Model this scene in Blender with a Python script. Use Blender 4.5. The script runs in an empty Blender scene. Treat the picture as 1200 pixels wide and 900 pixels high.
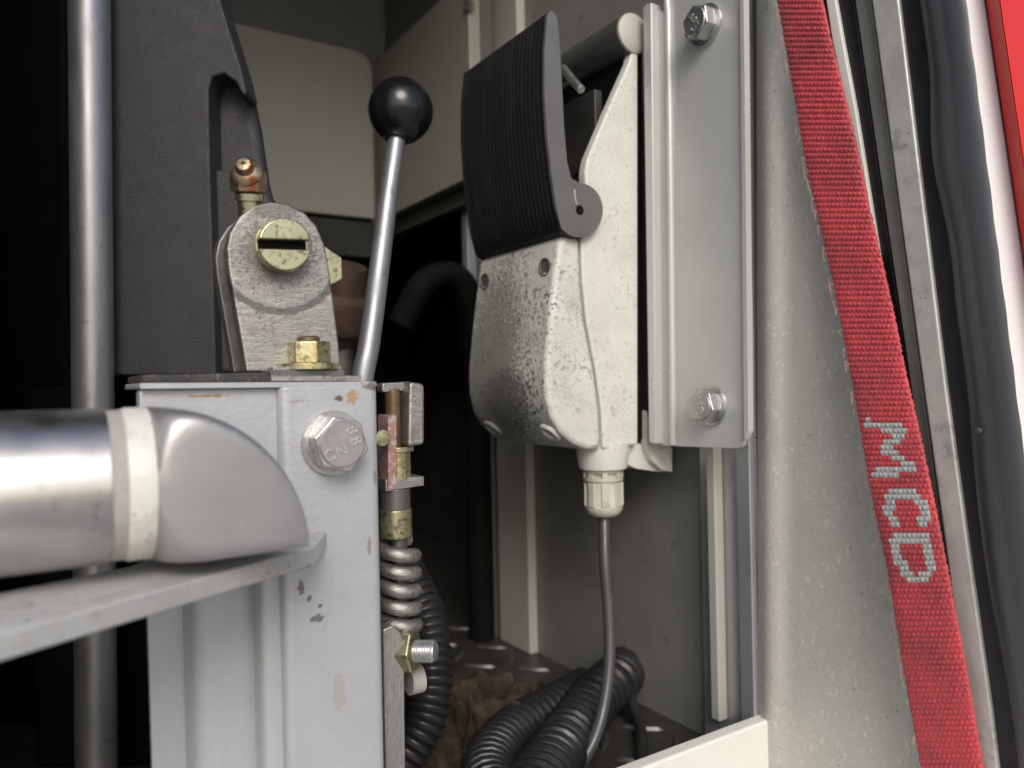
import bpy, math, random
import numpy as np
from mathutils import Vector, Matrix
random.seed(7); np.random.seed(7)
SC = bpy.context.scene
COL = SC.collection
R = math.radians

# ------------------------------------------------------------------ camera
ROLL = R(1.2)
cam_d = bpy.data.cameras.new('camera'); cam = bpy.data.objects.new('camera', cam_d); COL.objects.link(cam)
cam_d.sensor_width = 36; cam_d.lens = 27; cam_d.clip_start = 0.01; cam_d.clip_end = 500
cam_d.dof.use_dof = True; cam_d.dof.focus_distance = 0.33; cam_d.dof.aperture_fstop = 8.5
CR = Vector((math.cos(ROLL), 0, -math.sin(ROLL))); CU = Vector((math.sin(ROLL), 0, math.cos(ROLL))); CF = Vector((0, 1, 0))
cam.matrix_world = Matrix((( CR.x, CU.x, -CF.x, 0), (CR.y, CU.y, -CF.y, 0), (CR.z, CU.z, -CF.z, 0), (0, 0, 0, 1)))
SC.camera = cam
# ------------------------------------------------------------------ light (bright overcast day, opening of the locker faces it)
w = bpy.data.worlds.new('World'); SC.world = w; w.use_nodes = True
nt = w.node_tree; bg = nt.nodes['Background']; sky = nt.nodes.new('ShaderNodeTexSky')
SUN_DIR = Vector((0.15, -0.79, 0.58)).normalized()
sky.sky_type = 'NISHITA'; sky.sun_disc = False
sky.sun_elevation = math.asin(SUN_DIR.z); sky.sun_rotation = math.atan2(SUN_DIR.x, SUN_DIR.y)
sky.air_density = 1.0; sky.dust_density = 2.5; sky.ozone_density = 0.6
nt.links.new(sky.outputs[0], bg.inputs[0]); bg.inputs[1].default_value = 0.10
sd = bpy.data.lights.new('sun', 'SUN'); sd.energy = 1.3; sd.angle = R(28); sd.color = (1, 0.985, 0.96)
so = bpy.data.objects.new('sun', sd); COL.objects.link(so); so.rotation_euler = SUN_DIR.to_track_quat('Z', 'Y').to_euler()
SC.view_settings.view_transform = 'Standard'; SC.view_settings.look = 'None'; SC.view_settings.gamma = 1
SC.view_settings.exposure = 0.52

# ------------------------------------------------------------------ frame of the locker: EV to the right wall, EU into the locker
EV = Vector((0.843, 0.538, 0)); EU = Vector((-0.538, 0.843, 0)); EZ = Vector((0, 0, 1))
def B(v, s, z): return EV * v + EU * s + EZ * z
def ray(px, py):
    return CF + CR * ((px - 600) / 900) + CU * ((450 - py) / 900)
def P(px, py, Y): return ray(px, py) * Y
def HV(px, py, v): r = ray(px, py); return r * (v / r.dot(EV))
def HS(px, py, s): r = ray(px, py); return r * (s / r.dot(EU))
def HZ(px, py, z): r = ray(px, py); return r * (z / r.z)
ZF = -0.215                                             # locker floor

# ------------------------------------------------------------------ materials
MATS = {}
def M(name, col, rough=0.5, metal=0.0, var=0.12, vs=25, bump=0.15, bs=500, bd=0.0004, stretch=(1, 1, 1), spots=(), marks=(), spec=0.5, rvar=0.1, coat=0.0):
    if name in MATS: return MATS[name]
    m = bpy.data.materials.new(name); m.use_nodes = True; t = m.node_tree; N = t.nodes; L = t.links
    b = N['Principled BSDF']; tc = N.new('ShaderNodeTexCoord'); mp = N.new('ShaderNodeMapping'); mp.inputs['Scale'].default_value = stretch
    L.new(tc.outputs['Object'], mp.inputs[0])
    plain = N.new('ShaderNodeMapping'); L.new(tc.outputs['Object'], plain.inputs[0])
    b.inputs['Metallic'].default_value = metal; b.inputs['Roughness'].default_value = rough
    b.inputs['Specular IOR Level'].default_value = spec; b.inputs['Coat Weight'].default_value = coat
    def noise(scale, detail=5, src=mp, rg=0.6):
        n = N.new('ShaderNodeTexNoise'); n.inputs['Scale'].default_value = scale; n.inputs['Detail'].default_value = detail; n.inputs['Roughness'].default_value = rg
        L.new(src.outputs[0], n.inputs['Vector']); return n
    def ramp(src, a, c):
        r = N.new('ShaderNodeMapRange'); r.inputs[1].default_value = a; r.inputs[2].default_value = c; r.clamp = True
        L.new(src, r.inputs[0]); return r.outputs[0]
    def mix(fac, A, Bc, mult=1.0):
        x = N.new('ShaderNodeMix'); x.data_type = 'RGBA'
        if mult != 1.0:
            k = N.new('ShaderNodeMath'); k.operation = 'MULTIPLY'; k.inputs[1].default_value = mult; L.new(fac, k.inputs[0]); fac = k.outputs[0]
        L.new(fac, x.inputs[0])
        for i, q in ((6, A), (7, Bc)):
            if isinstance(q, tuple): x.inputs[i].default_value = (*q, 1)
            else: L.new(q, x.inputs[i])
        return x.outputs[2]
    n1 = noise(vs, 6)
    lo = tuple(c * (1 - var) for c in col); hi = tuple(min(1, c * (1 + var)) for c in col)
    c = mix(ramp(n1.outputs[0], 0.3, 0.7), lo, hi)
    for sp in spots:                                    # (scale, lo, hi, colour, amount[, big-scale patchiness])
        n = noise(sp[0], 4, plain if len(sp) < 7 else mp); f = ramp(n.outputs[0], sp[1], sp[2])
        if len(sp) > 5 and sp[5]:
            n2 = noise(sp[5], 3, plain); g = N.new('ShaderNodeMath'); g.operation = 'MULTIPLY'; L.new(f, g.inputs[0]); L.new(ramp(n2.outputs[0], 0.42, 0.62), g.inputs[1]); f = g.outputs[0]
        c = mix(f, c, sp[3], sp[4])
    if marks:
        geo = N.new('ShaderNodeNewGeometry'); nn = noise(700, 4, plain)
        for (pt, sc, colr, amt, *rg_) in marks:               # stains, plus shade painted on the lid, with their own place and ragged outline
            sub = N.new('ShaderNodeVectorMath'); sub.operation = 'SUBTRACT'; sub.inputs[1].default_value = pt; L.new(geo.outputs['Position'], sub.inputs[0])
            mu = N.new('ShaderNodeVectorMath'); mu.operation = 'MULTIPLY'; mu.inputs[1].default_value = tuple(1 / q for q in sc); L.new(sub.outputs[0], mu.inputs[0])
            ln = N.new('ShaderNodeVectorMath'); ln.operation = 'LENGTH'; L.new(mu.outputs[0], ln.inputs[0])
            val = ln.outputs['Value']
            if rg_:                                     # a ring-shaped scuff
                q1_ = N.new('ShaderNodeMath'); q1_.operation = 'SUBTRACT'; q1_.inputs[1].default_value = 1; L.new(val, q1_.inputs[0])
                q2_ = N.new('ShaderNodeMath'); q2_.operation = 'ABSOLUTE'; L.new(q1_.outputs[0], q2_.inputs[0])
                q3_ = N.new('ShaderNodeMath'); q3_.operation = 'MULTIPLY'; q3_.inputs[1].default_value = rg_[0]; L.new(q2_.outputs[0], q3_.inputs[0]); val = q3_.outputs[0]
            ad = N.new('ShaderNodeMath'); ad.operation = 'MULTIPLY_ADD'; ad.inputs[1].default_value = 2.2; L.new(nn.outputs[0], ad.inputs[0]); L.new(val, ad.inputs[2])
            c = mix(ramp(ad.outputs[0], 2.1, 1.85), c, colr, amt)
    L.new(c, b.inputs['Base Color'])
    if rvar:
        r = N.new('ShaderNodeMapRange'); r.inputs[1].default_value = 0.3; r.inputs[2].default_value = 0.7
        r.inputs[3].default_value = max(0.03, rough - rvar); r.inputs[4].default_value = min(1, rough + rvar)
        L.new(noise(vs * 3, 4).outputs[0], r.inputs[0]); L.new(r.outputs[0], b.inputs['Roughness'])
    if bump:
        bp = N.new('ShaderNodeBump'); bp.inputs['Strength'].default_value = bump; bp.inputs['Distance'].default_value = bd
        L.new(noise(bs, 3).outputs[0], bp.inputs['Height']); L.new(bp.outputs[0], b.inputs['Normal'])
    MATS[name] = m; return m

paint_post = M('silver grey paint', (0.43, 0.44, 0.455), 0.42, 0.25, 0.05, 18, 0.5, 420, 0.0005,
    spots=((900, 0.66, 0.72, (0.16, 0.14, 0.12), 0.6, 40), (35, 0.62, 0.8, (0.40, 0.38, 0.34), 0.5)),
    marks=((P(398, 810, .279), (.0022, .02, .0075), (0.36, 0.32, 0.26), 0.45), (P(358, 684, .277), (.0011, .01, .0034), (0.14, 0.10, 0.10), 0.9),
           (P(366, 698, .277), (.0010, .01, .0014), (0.14, 0.10, 0.10), 0.9), (P(374, 722, .277), (.0024, .01, .0015), (0.12, 0.12, 0.12), 0.9), (P(377, 708, .277), (.0008, .01, .0009), (0.12, 0.12, 0.12), 0.9),
           (P(412, 465, .281), (.0022, .01, .0028), (0.42, 0.24, 0.08), 0.8), (P(398, 467, .281), (.0014, .01, .0014), (0.14, 0.06, 0.03), 0.9), (P(352, 470, .277), (.005, .01, .0008), (0.30, 0.29, 0.27), 0.7), (P(432, 640, .284), (.0007, .01, .004), (0.25, 0.22, 0.18), 0.8), (P(438, 560, .284), (.0006, .01, .003), (0.25, 0.22, 0.18), 0.8), (P(205, 461, .262), (.003, .01, .0006), (0.25, 0.2, 0.16), 0.7),
           (P(243, 464, .262), (.0075, .01, .0005), (0.34, 0.15, 0.07), 0.8), (P(436, 452, .284), (.004, .01, .002), (0.12, 0.10, 0.08), 0.8)))
paint_shelf = M('chipped grey paint', (0.50, 0.50, 0.49), 0.45, 0.15, 0.10, 30, 0.4, 300, 0.0005,
    spots=((150, 0.57, 0.63, (0.38, 0.33, 0.24), 0.7, 40), (420, 0.58, 0.63, (0.12, 0.10, 0.08), 0.7, 50), (40, .5, .7, (.40, .39, .37), .5)))
steel = M('stainless steel', (0.56, 0.545, 0.53), 0.34, 1.0, 0.06, 30, 0.08, 700, 0.0002, rvar=0.06, spots=((38, 0.5, 0.68, (0.40, 0.37, 0.36), 0.5), (300, 0.60, 0.66, (0.25, 0.23, 0.21), 0.5, 30)))
alu = M('cast satin aluminium', (0.40, 0.385, 0.385), 0.42, 0.75, 0.08, 40, 0.2, 900, 0.0002, spots=((330, 0.66, 0.72, (0.70, 0.70, 0.69), 0.4, 60),), rvar=0.03)
rail = M('galvanised rail', (0.33, 0.335, 0.345), 0.45, 0.8, 0.16, 40, 0.2, 350, 0.0003, stretch=(1, 1, 0.25), spots=((120, 0.60, 0.7, (0.20, 0.20, 0.20), 0.6),))
nylon = M('white nylon', (0.62, 0.61, 0.56), 0.45, 0, 0.06, 40, 0.1, spots=((90, 0.52, 0.68, (0.42, 0.38, 0.32), 0.6), (500, 0.60, 0.66, (0.2, 0.18, 0.15), 0.6, 60)))
nylon_d = M('dirty nylon', (0.36, 0.34, 0.31), 0.55, 0, 0.2, 60)
plastic = M('textured black plastic', (0.028, 0.028, 0.030), 0.55, 0, 0.15, 60, 0.75, 1400, 0.0006, spots=((1500, 0.70, 0.76, (0.20, 0.20, 0.20), 0.6),))
black = M('plain black plastic', (0.004, 0.004, 0.004), 0.8, 0, 0.2, 30, 0.1, spec=0.15)
knobm = M('polished black knob', (0.008, 0.008, 0.009), 0.22, 0, 0.1, 40, 0.05, rvar=0.05)
lug = M('brushed bare steel', (0.36, 0.345, 0.32), 0.42, 0.85, 0.22, 120, 0.6, 420, 0.0004, stretch=(1, 1, 7),
    spots=((700, 0.52, 0.64, (0.11, 0.09, 0.07), 0.8, 90), (160, 0.55, 0.7, (0.20, 0.18, 0.15), 0.6)),
    marks=((P(328, 296, .283), (.0150, .03, .0150), (0.17, 0.16, 0.15), 0.5), (P(327, 300, .283), (.0205, .03, .0205), (0.08, 0.075, 0.07), 0.65, 14), (P(328, 294, .283), (.0125, .03, .0125), (0.09, 0.085, 0.08), 0.5), (P(320, 246, .283), (.010, .03, .004), (0.16, 0.15, 0.14), 0.6)))
zinc = M('yellow zinc plating', (0.52, 0.49, 0.31), 0.30, 0.92, 0.18, 90, 0.2, 400, 0.0003, spots=((160, 0.50, 0.62, (0.34, 0.24, 0.12), 0.6), (420, 0.56, 0.62, (0.14, 0.11, 0.07), 0.7)))
zincw = M('bright zinc bolt', (0.55, 0.55, 0.54), 0.30, 0.85, 0.12, 120, 0.2, 500, 0.0002, spots=((300, 0.60, 0.7, (0.25, 0.24, 0.22), 0.5),))
boltface = M('bolt head face', (0.42, 0.39, 0.39), 0.38, 0.7, 0.15, 160, 0.2, 500, 0.0002)
rust = M('rusty grease nipple', (0.30, 0.24, 0.16), 0.32, 0.8, 0.35, 160, 0.5, 400, 0.0005, spots=((140, 0.52, 0.60, (0.30, 0.09, 0.03), 0.9), (260, 0.58, 0.66, (0.05, 0.03, 0.02), 0.8)))
bronze = M('brown pin', (0.17, 0.115, 0.065), 0.40, 0.6, 0.3, 100)
redp = M('worn red paint edge', (0.34, 0.18, 0.17), 0.55, 0.2, 0.3, 300, 0.4, 500, 0.0004, spots=((420, 0.50, 0.60, (0.46, 0.42, 0.40), 0.8),))
darksteel = M('dark worn steel', (0.16, 0.155, 0.15), 0.45, 0.7, 0.2, 80, 0.3)
cast = M('grimy cast housing', (0.62, 0.625, 0.57), 0.50, 0.0, 0.07, 30, 0.4, 500, 0.0004,
    spots=((800, 0.60, 0.64, (0.10, 0.095, 0.085), 0.85, 34), (300, 0.63, 0.68, (0.13, 0.12, 0.11), 0.75, 30), (28, 0.5, 0.75, (0.40, 0.39, 0.34), 0.5)))
cast_f = M('grimy shaded cast lid', (0.60, 0.605, 0.55), 0.52, 0.0, 0.08, 30, 0.2, 700, 0.0003, marks=((B(.230, .402, -.005), (.040, .040, .12), (0.15, 0.145, 0.13), 0.78), (B(.236, .385, -.012), (.028, .028, .024), (0.07, 0.068, 0.06), 0.6)),  # wide mark: grime plus the shade of the front face, painted in
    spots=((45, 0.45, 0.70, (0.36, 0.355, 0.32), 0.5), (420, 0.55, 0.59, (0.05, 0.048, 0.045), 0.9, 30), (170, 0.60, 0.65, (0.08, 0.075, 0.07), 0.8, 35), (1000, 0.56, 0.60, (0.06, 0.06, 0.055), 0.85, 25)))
plug = M('dark screw plug', (0.10, 0.085, 0.08), 0.6, 0, 0.2, 80)
tubegrey = M('grey roller', (0.10, 0.10, 0.095), 0.40, 0.4, 0.15, 60)
gland_m = M('ivory gland plastic', (0.48, 0.465, 0.40), 0.5, 0, 0.08, 60, 0.15, spots=((200, 0.55, 0.7, (0.30, 0.26, 0.19), 0.6),))
rubber = M('black cable rubber', (0.016, 0.016, 0.017), 0.38, 0, 0.2, 60, 0.2)
cablem = M('grey black cable', (0.06, 0.06, 0.062), 0.34, 0, 0.15, 60, 0.1)
pedalm = M('ribbed black pedal', (0.012, 0.012, 0.012), 0.6, 0, 0.2, 50, 0.3, spec=0.3, bs=500, bd=0.0003) if False else M('ribbed black pedal', (0.012, 0.012, 0.012), 0.6, 0, 0.2, 50, 0.3, 500, 0.0003, stretch=(1, 1, 0.1), spots=((500, 0.66, 0.72, (0.16, 0.16, 0.15), 0.5, 40),))
pedale = M('lit pedal end', (0.11, 0.11, 0.112), 0.50, 0, 0.08, 60, 0.15)  # paler than the pedal: light falling on its end put into the colour
brk = M('silver bracket', (0.54, 0.54, 0.52), 0.34, 0.2, 0.05, 10, 0.12, 300, 0.0003,
    spots=((420, 0.67, 0.72, (0.70, 0.72, 0.72), 0.7, 20), (500, 0.69, 0.73, (0.10, 0.09, 0.08), 0.7, 30)))
wallm = M('grey sheet wall', (0.215, 0.212, 0.195), 0.50, 0.15, 0.14, 16, 0.35, 700, 0.0004, spots=((520, 0.60, 0.68, (0.29, 0.285, 0.265), 0.35), (60, 0.58, 0.72, (0.13, 0.125, 0.115), 0.6)))
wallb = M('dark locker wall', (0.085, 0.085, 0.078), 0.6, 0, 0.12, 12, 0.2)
jambm = M('grey jamb sheet', (0.52, 0.50, 0.45), 0.45, 0.1, 0.04, 9, 0.35, 800, 0.0004, spots=((60, 0.52, 0.75, (0.40, 0.38, 0.34), 0.35), (1100, 0.54, 0.62, (0.36, 0.345, 0.31), 0.5), (330, 0.60, 0.66, (0.70, 0.68, 0.64), 0.6, 0, 1), (420, 0.64, 0.69, (0.13, 0.12, 0.10), 0.75, 30)), stretch=(1, 1, 0.6))
creamp = M('grey green panel', (0.235, 0.235, 0.20), 0.5, 0, 0.04, 8, 0.1)
stripm = M('pale upright', (0.44, 0.43, 0.38), 0.5, 0.1, 0.06, 10, 0.15)
aluprof = M('aluminium profile', (0.44, 0.45, 0.47), 0.36, 0.6, 0.06, 12, 0.15, spots=((300, 0.66, 0.72, (0.2, 0.2, 0.2), 0.5, 30),))
tread = M('dirty tread plate', (0.075, 0.070, 0.062), 0.42, 0.5, 0.3, 25, 0.4, 300, 0.0006, spots=((40, 0.5, 0.7, (0.05, 0.045, 0.035), 0.7),))
treadb = M('worn tread bar', (0.13, 0.127, 0.12), 0.36, 0.7, 0.3, 60, 0.3, 300, 0.0005)
sillm = M('white sill paint', (0.74, 0.74, 0.68), 0.4, 0, 0.05, 20, 0.15, spots=((240, 0.64, 0.7, (0.3, 0.29, 0.25), 0.6, 40),))
seal = M('satin rubber seal', (0.055, 0.055, 0.062), 0.36, 0, 0.15, 30, 0.25, 120, 0.0006, stretch=(1, 1, 0.15))
seald = M('black rubber channel', (0.016, 0.016, 0.018), 0.45, 0, 0.2, 40, 0.2)
dirtymetal = M('dirty pale metal', (0.60, 0.585, 0.54), 0.45, 0.4, 0.12, 30, 0.3, 300, 0.0004, spots=((130, 0.54, 0.66, (0.24, 0.23, 0.20), 0.6, 26), (420, 0.64, 0.7, (0.08, 0.08, 0.07), 0.7, 40)))
olive = M('dark olive metal', (0.20, 0.20, 0.175), 0.5, 0.2, 0.15, 40, 0.3)
whitep = M('white body paint', (0.80, 0.80, 0.80), 0.25, 0, 0.02, 10, 0.0, coat=0.4)
redbody = M('red body paint', (0.66, 0.025, 0.012), 0.42, 0, 0.04, 10, 0.0, spec=0.3)
clothm = M('tan dirty cloth', (0.058, 0.044, 0.031), 0.95, 0, 0.4, 120, 1.0, 1300, 0.0012, spots=((70, 0.46, 0.60, (0.018, 0.014, 0.010), 0.85), (400, 0.5, 0.65, (0.03, 0.022, 0.014), 0.6)), spec=0.1)
groundm = M('concrete yard', (0.36, 0.35, 0.33), 0.85, 0, 0.12, 2, 0.3, 40, 0.004)
mark_m = M('raised letters', (0.60, 0.59, 0.57), 0.32, 0.8, 0.1, 90, 0)
rubbermat = M('grimy rubber mat', (0.04, 0.038, 0.036), 0.7, 0, 0.4, 120, 0.8, 400, 0.001, spots=((300, 0.58, 0.66, (0.16, 0.14, 0.12), 0.7),))

# ------------------------------------------------------------------ mesh helpers
def obj(name, geo, mat, parent=None, bevel=0.0, seg=2, ang=35, kind=None, label=None, cat=None, group=None):
    V, F = geo; V = [Vector(v) for v in V]
    if parent is None:
        mn = [min(v[i] for v in V) for i in range(3)]; mx = [max(v[i] for v in V) for i in range(3)]
        org = Vector(((mn[0] + mx[0]) / 2, (mn[1] + mx[1]) / 2, mn[2])); wl = org
    else:
        wl = Vector(parent['_w']); org = wl
    me = bpy.data.meshes.new(name); me.from_pydata([v - org for v in V], [], F); me.update()
    import bmesh
    bm = bmesh.new(); bm.from_mesh(me); bmesh.ops.recalc_face_normals(bm, faces=bm.faces); bm.to_mesh(me); bm.free()
    me.polygons.foreach_set('use_smooth', [True] * len(me.polygons)); me.set_sharp_from_angle(angle=R(ang))
    me.materials.append(mat)
    o = bpy.data.objects.new(name, me); COL.objects.link(o)
    o['_w'] = tuple(wl)
    if parent is None: o.location = org
    else: o.parent = parent
    if bevel:
        b = o.modifiers.new('bevel', 'BEVEL'); b.width = bevel; b.segments = seg; b.limit_method = 'ANGLE'; b.angle_limit = R(40); b.harden_normals = True
    return tag(o, label, cat, group, kind)
def tag(o, label=None, cat=None, group=None, kind=None):
    for k, q in (('label', label), ('category', cat), ('group', group), ('kind', kind)):
        if q: o[k] = q
    return o
def thing(name, loc, label, cat, group=None):
    o = bpy.data.objects.new(name, None); COL.objects.link(o); o.location = loc; o['_w'] = tuple(loc); o.empty_display_size = 0.02
    return tag(o, label, cat, group)
def join(*geos):
    V, F = [], []
    for v, f in geos:
        k = len(V); V += list(v); F += [tuple(i + k for i in q) for q in f]
    return V, F
def prism(pts, off):
    n = len(pts); V = [Vector(p) for p in pts] + [Vector(p) + off for p in pts]
    return V, [tuple(range(n)), tuple(range(2 * n - 1, n - 1, -1))] + [(i, (i + 1) % n, n + (i + 1) % n, n + i) for i in range(n)]
def loft(rings, cap=True):
    n = len(rings[0]); V = [p for r in rings for p in r]; F = []
    for k in range(len(rings) - 1):
        for i in range(n): F.append((k * n + i, k * n + (i + 1) % n, (k + 1) * n + (i + 1) % n, (k + 1) * n + i))
    if cap: F += [tuple(range(n)), tuple(range(len(V) - 1, len(V) - n - 1, -1))]
    return V, F
def box(v0, v1, s0, s1, z0, z1):
    return prism([B(v0, s0, z0), B(v1, s0, z0), B(v1, s0, z1), B(v0, s0, z1)], EU * (s1 - s0))
def basis(ax):
    ax = Vector(ax).normalized(); a = ax.orthogonal().normalized(); return a, ax.cross(a), ax
def lathe(prof, org, ax, n=32, a0=None):
    a, b, ax = basis(ax)
    if a0 is not None: a = (Vector(a0) - ax * Vector(a0).dot(ax)).normalized(); b = ax.cross(a)
    rings = [[Vector(org) + ax * h + (a * math.cos(2 * math.pi * i / n) + b * math.sin(2 * math.pi * i / n)) * max(r, 1e-5) for i in range(n)] for r, h in prof]
    return loft(rings)
def hexa(org, ax, af, h, up, rot=0, cham=True):
    R0 = af / 2 / math.cos(math.pi / 6); a, b, ax = basis(ax); a = (Vector(up) - ax * Vector(up).dot(ax)).normalized(); b = ax.cross(a)
    def ring(r, hh): return [Vector(org) + ax * hh + (a * math.cos(rot + i * math.pi / 3) + b * math.sin(rot + i * math.pi / 3)) * r for i in range(6)]
    rs = [ring(R0, 0), ring(R0, h)]
    return loft(rs)
def cat(points, n=12):
    pts = [Vector(p) for p in points]; pts = [2 * pts[0] - pts[1]] + pts + [2 * pts[-1] - pts[-2]]; out = []
    for i in range(1, len(pts) - 2):
        p0, p1, p2, p3 = pts[i - 1:i + 3]
        for k in range(n):
            t = k / n; out.append(0.5 * ((2 * p1) + (p2 - p0) * t + (2 * p0 - 5 * p1 + 4 * p2 - p3) * t * t + (3 * p1 - p0 - 3 * p2 + p3) * t ** 3))
    out.append(pts[-2]); return out
def resample(pts, step):
    L = [0]
    for a, b in zip(pts, pts[1:]): L.append(L[-1] + (b - a).length)
    m = max(2, int(L[-1] / step)); out = []; j = 0
    for k in range(m + 1):
        d = L[-1] * k / m
        while j < len(pts) - 2 and L[j + 1] < d: j += 1
        t = (d - L[j]) / max(1e-9, L[j + 1] - L[j]); out.append(pts[j].lerp(pts[j + 1], t))
    return out
def frames(pts):
    n = len(pts); T = [(pts[min(i + 1, n - 1)] - pts[max(i - 1, 0)]).normalized() for i in range(n)]
    a = T[0].orthogonal().normalized(); out = []
    for t in T:
        a = (a - t * a.dot(t)).normalized(); out.append((a.copy(), t.cross(a), t))
    return out
def tube(pts, rad, n=12):
    fr = frames(pts); rings = []
    for i, p in enumerate(pts):
        r = rad[i] if hasattr(rad, '__len__') else rad
        rings.append([p + (fr[i][0] * math.cos(2 * math.pi * k / n) + fr[i][1] * math.sin(2 * math.pi * k / n)) * r for k in range(n)])
    return loft(rings)
def helix(path, Rc, rw, pitch, seg=14, n=7):
    pts = resample(path, pitch / seg); fr = frames(pts)
    return tube([p + (fr[i][0] * math.cos(2 * math.pi * i / seg) + fr[i][1] * math.sin(2 * math.pi * i / seg)) * Rc for i, p in enumerate(pts)], rw, n)
def rpoly(pts, r, n=5):
    """round the corners of a planar polygon of Vectors; r = one radius or one per corner"""
    out = []; m = len(pts)
    for i, p in enumerate(pts):
        rr = r[i] if hasattr(r, '__len__') else r
        a = pts[i - 1] - p; b = pts[(i + 1) % m] - p
        if rr <= 0: out.append(p); continue
        d = min(rr, a.length * .45, b.length * .45); A = p + a.normalized() * d; C = p + b.normalized() * d
        for k in range(n + 1):
            t = k / n; out.append(A * (1 - t) ** 2 + p * 2 * t * (1 - t) + C * t * t)
    return out
def S(pts, s): return [HS(x, y, s) for x, y in pts]
def VP(pts, v): return [HV(x, y, v) for x, y in pts]
def text_geo(body, size, org, right, up, depth):
    cu = bpy.data.curves.new('t', 'FONT'); cu.body = body; cu.size = size; cu.extrude = depth / 2; cu.align_x = 'CENTER'; cu.align_y = 'CENTER'
    o = bpy.data.objects.new('t', cu); COL.objects.link(o); dg = bpy.context.evaluated_depsgraph_get(); dg.update()
    me = bpy.data.meshes.new_from_object(o.evaluated_get(dg)); nrm = Vector(right).cross(Vector(up))
    V = [Vector(org) + Vector(right) * v.co.x + Vector(up) * v.co.y + nrm * v.co.z for v in me.vertices]; F = [tuple(p.vertices) for p in me.polygons]
    bpy.data.objects.remove(o); bpy.data.curves.remove(cu); bpy.data.meshes.remove(me); return V, F

# ================================================================== THE SETTING
obj('ground', prism([Vector((-60, -60, -1.15)), Vector((60, -60, -1.15)), Vector((60, 60, -1.15)), Vector((-60, 60, -1.15))], Vector((0, 0, -.05))), groundm, kind='structure')
floor = obj('compartment_floor', box(-.97, .50, .285, 1.1, ZF - .012, ZF), tread, kind='structure')
def lozenge(c, ang, L, wd, h):
    d = EV * math.cos(ang) + EU * math.sin(ang); q = EZ.cross(d); r0, r1 = [], []
    for k in range(10):
        t = 2 * math.pi * k / 10; r0.append(c + d * L * math.cos(t) + q * wd * math.sin(t)); r1.append(c + d * (L - .003) * math.cos(t) + q * wd * .45 * math.sin(t) + EZ * h)
    return loft([r0, r1])
for i in range(-2, 17):
    for j in range(0, 19):
        v = 0.02 + i * .030; s = .30 + j * .030
        if v > .335: continue
        q = B(v, s, ZF); px = 600 + q.x / q.y * 900; py = 450 - q.z / q.y * 900
        if px < 430 or px > 900 or py > 930: continue
        obj('tread_bar', lozenge(B(v, s, ZF - .0003), R(45) if (i + j) % 2 else R(-45), .0135, .0030, .0022), treadb, floor)
wall = obj('compartment_wall', box(.344, .356, .285, .60, ZF - .01, .62), wallm, kind='structure')
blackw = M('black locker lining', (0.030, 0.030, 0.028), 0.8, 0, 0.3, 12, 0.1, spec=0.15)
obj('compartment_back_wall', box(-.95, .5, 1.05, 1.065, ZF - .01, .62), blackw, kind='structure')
obj('unseen_shade_wall', box(-1.0, -.045, .270, .284, -.26, .60), whitep, kind='structure')  # out-of-view wall added to keep light off the left cavity
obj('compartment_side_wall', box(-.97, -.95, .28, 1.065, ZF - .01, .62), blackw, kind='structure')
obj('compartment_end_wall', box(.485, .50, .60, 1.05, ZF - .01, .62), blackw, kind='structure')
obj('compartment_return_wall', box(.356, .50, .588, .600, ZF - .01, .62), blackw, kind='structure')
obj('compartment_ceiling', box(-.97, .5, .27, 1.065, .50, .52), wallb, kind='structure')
# upper liner in the back corner
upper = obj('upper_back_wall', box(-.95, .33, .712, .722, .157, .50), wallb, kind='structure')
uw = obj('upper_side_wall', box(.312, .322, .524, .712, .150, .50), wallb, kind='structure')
zt = HS(450, 66, .70).z; zb = HS(450, 258, .70).z
a = [B(-.30, .70, zb), B(.293, .70, zb), B(.293, .70, zt), B(-.30, .70, zt)]
obj('back_panel', prism(rpoly(a, (0, .004, .02, 0)), EU * .011), creamp, bevel=.0015, label='pale grey green panel with rounded corner on the back wall, left of the knob', cat='panel')
a = [B(.300, .522, zb), B(.300, .71, zb), B(.300, .71, zt - .002), B(.300, .522, zt - .002)]
obj('side_panel', prism(a, EV * .011), creamp, bevel=.0015, label='pale grey green panel behind the black lever knob, meeting the back panel', cat='panel')
obj('shelf_rail', box(-.2, .30, .69, .70, zb - .040, zb - .006), blackw, bevel=.002, label='dark horizontal bar under the grey green back panel', cat='bar')
obj('panel_screw', lathe([(.006, 0), (.006, .003), (.003, .005), (0, .005)], P(552, 3, .60), (-.8, -.6, 0), 14), zincw, label='small bright screw high on the wall beside the pale upright', cat='screw')
# pale upright strip and aluminium profile at the end of the wall
obj('pale_upright', box(.336, .344, .508, .553, ZF, .50), stripm, bevel=.001, label='pale grey flat upright on the wall behind the switch box', cat='upright')
up = thing('aluminium_upright', B(.335, .58, ZF), 'slim aluminium edge profile beside the pale upright, next to the dark cavity', 'upright')
obj('profile_web', box(.333, .344, .556, .590, ZF, .50), darksteel, up, bevel=.001)
obj('profile_edge', box(.324, .333, .574, .584, ZF, .50), aluprof, up, bevel=.001)
# channel post carrying the bracket
ch = thing('channel_upright', B(.335, .295, ZF), 'silver aluminium channel upright on the wall, behind the bracket', 'upright')
s_a = HV(820, 600, .338).dot(EU); s_b = HV(838, 600, .331).dot(EU); s_c = HV(868, 600, .338).dot(EU); s_d = HV(886, 600, .338).dot(EU)
obj('channel_web', box(.3385, .344, s_d, s_a, ZF, .50), aluprof, ch, bevel=.0006)
obj('channel_lip', box(.3310, .3383, s_b, s_b + .0065, ZF + .02, .50), stripm, ch, bevel=.001)
obj('channel_flange', box(.3335, .3383, s_d, s_c - .001, ZF, .50), aluprof, ch, bevel=.001)
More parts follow.
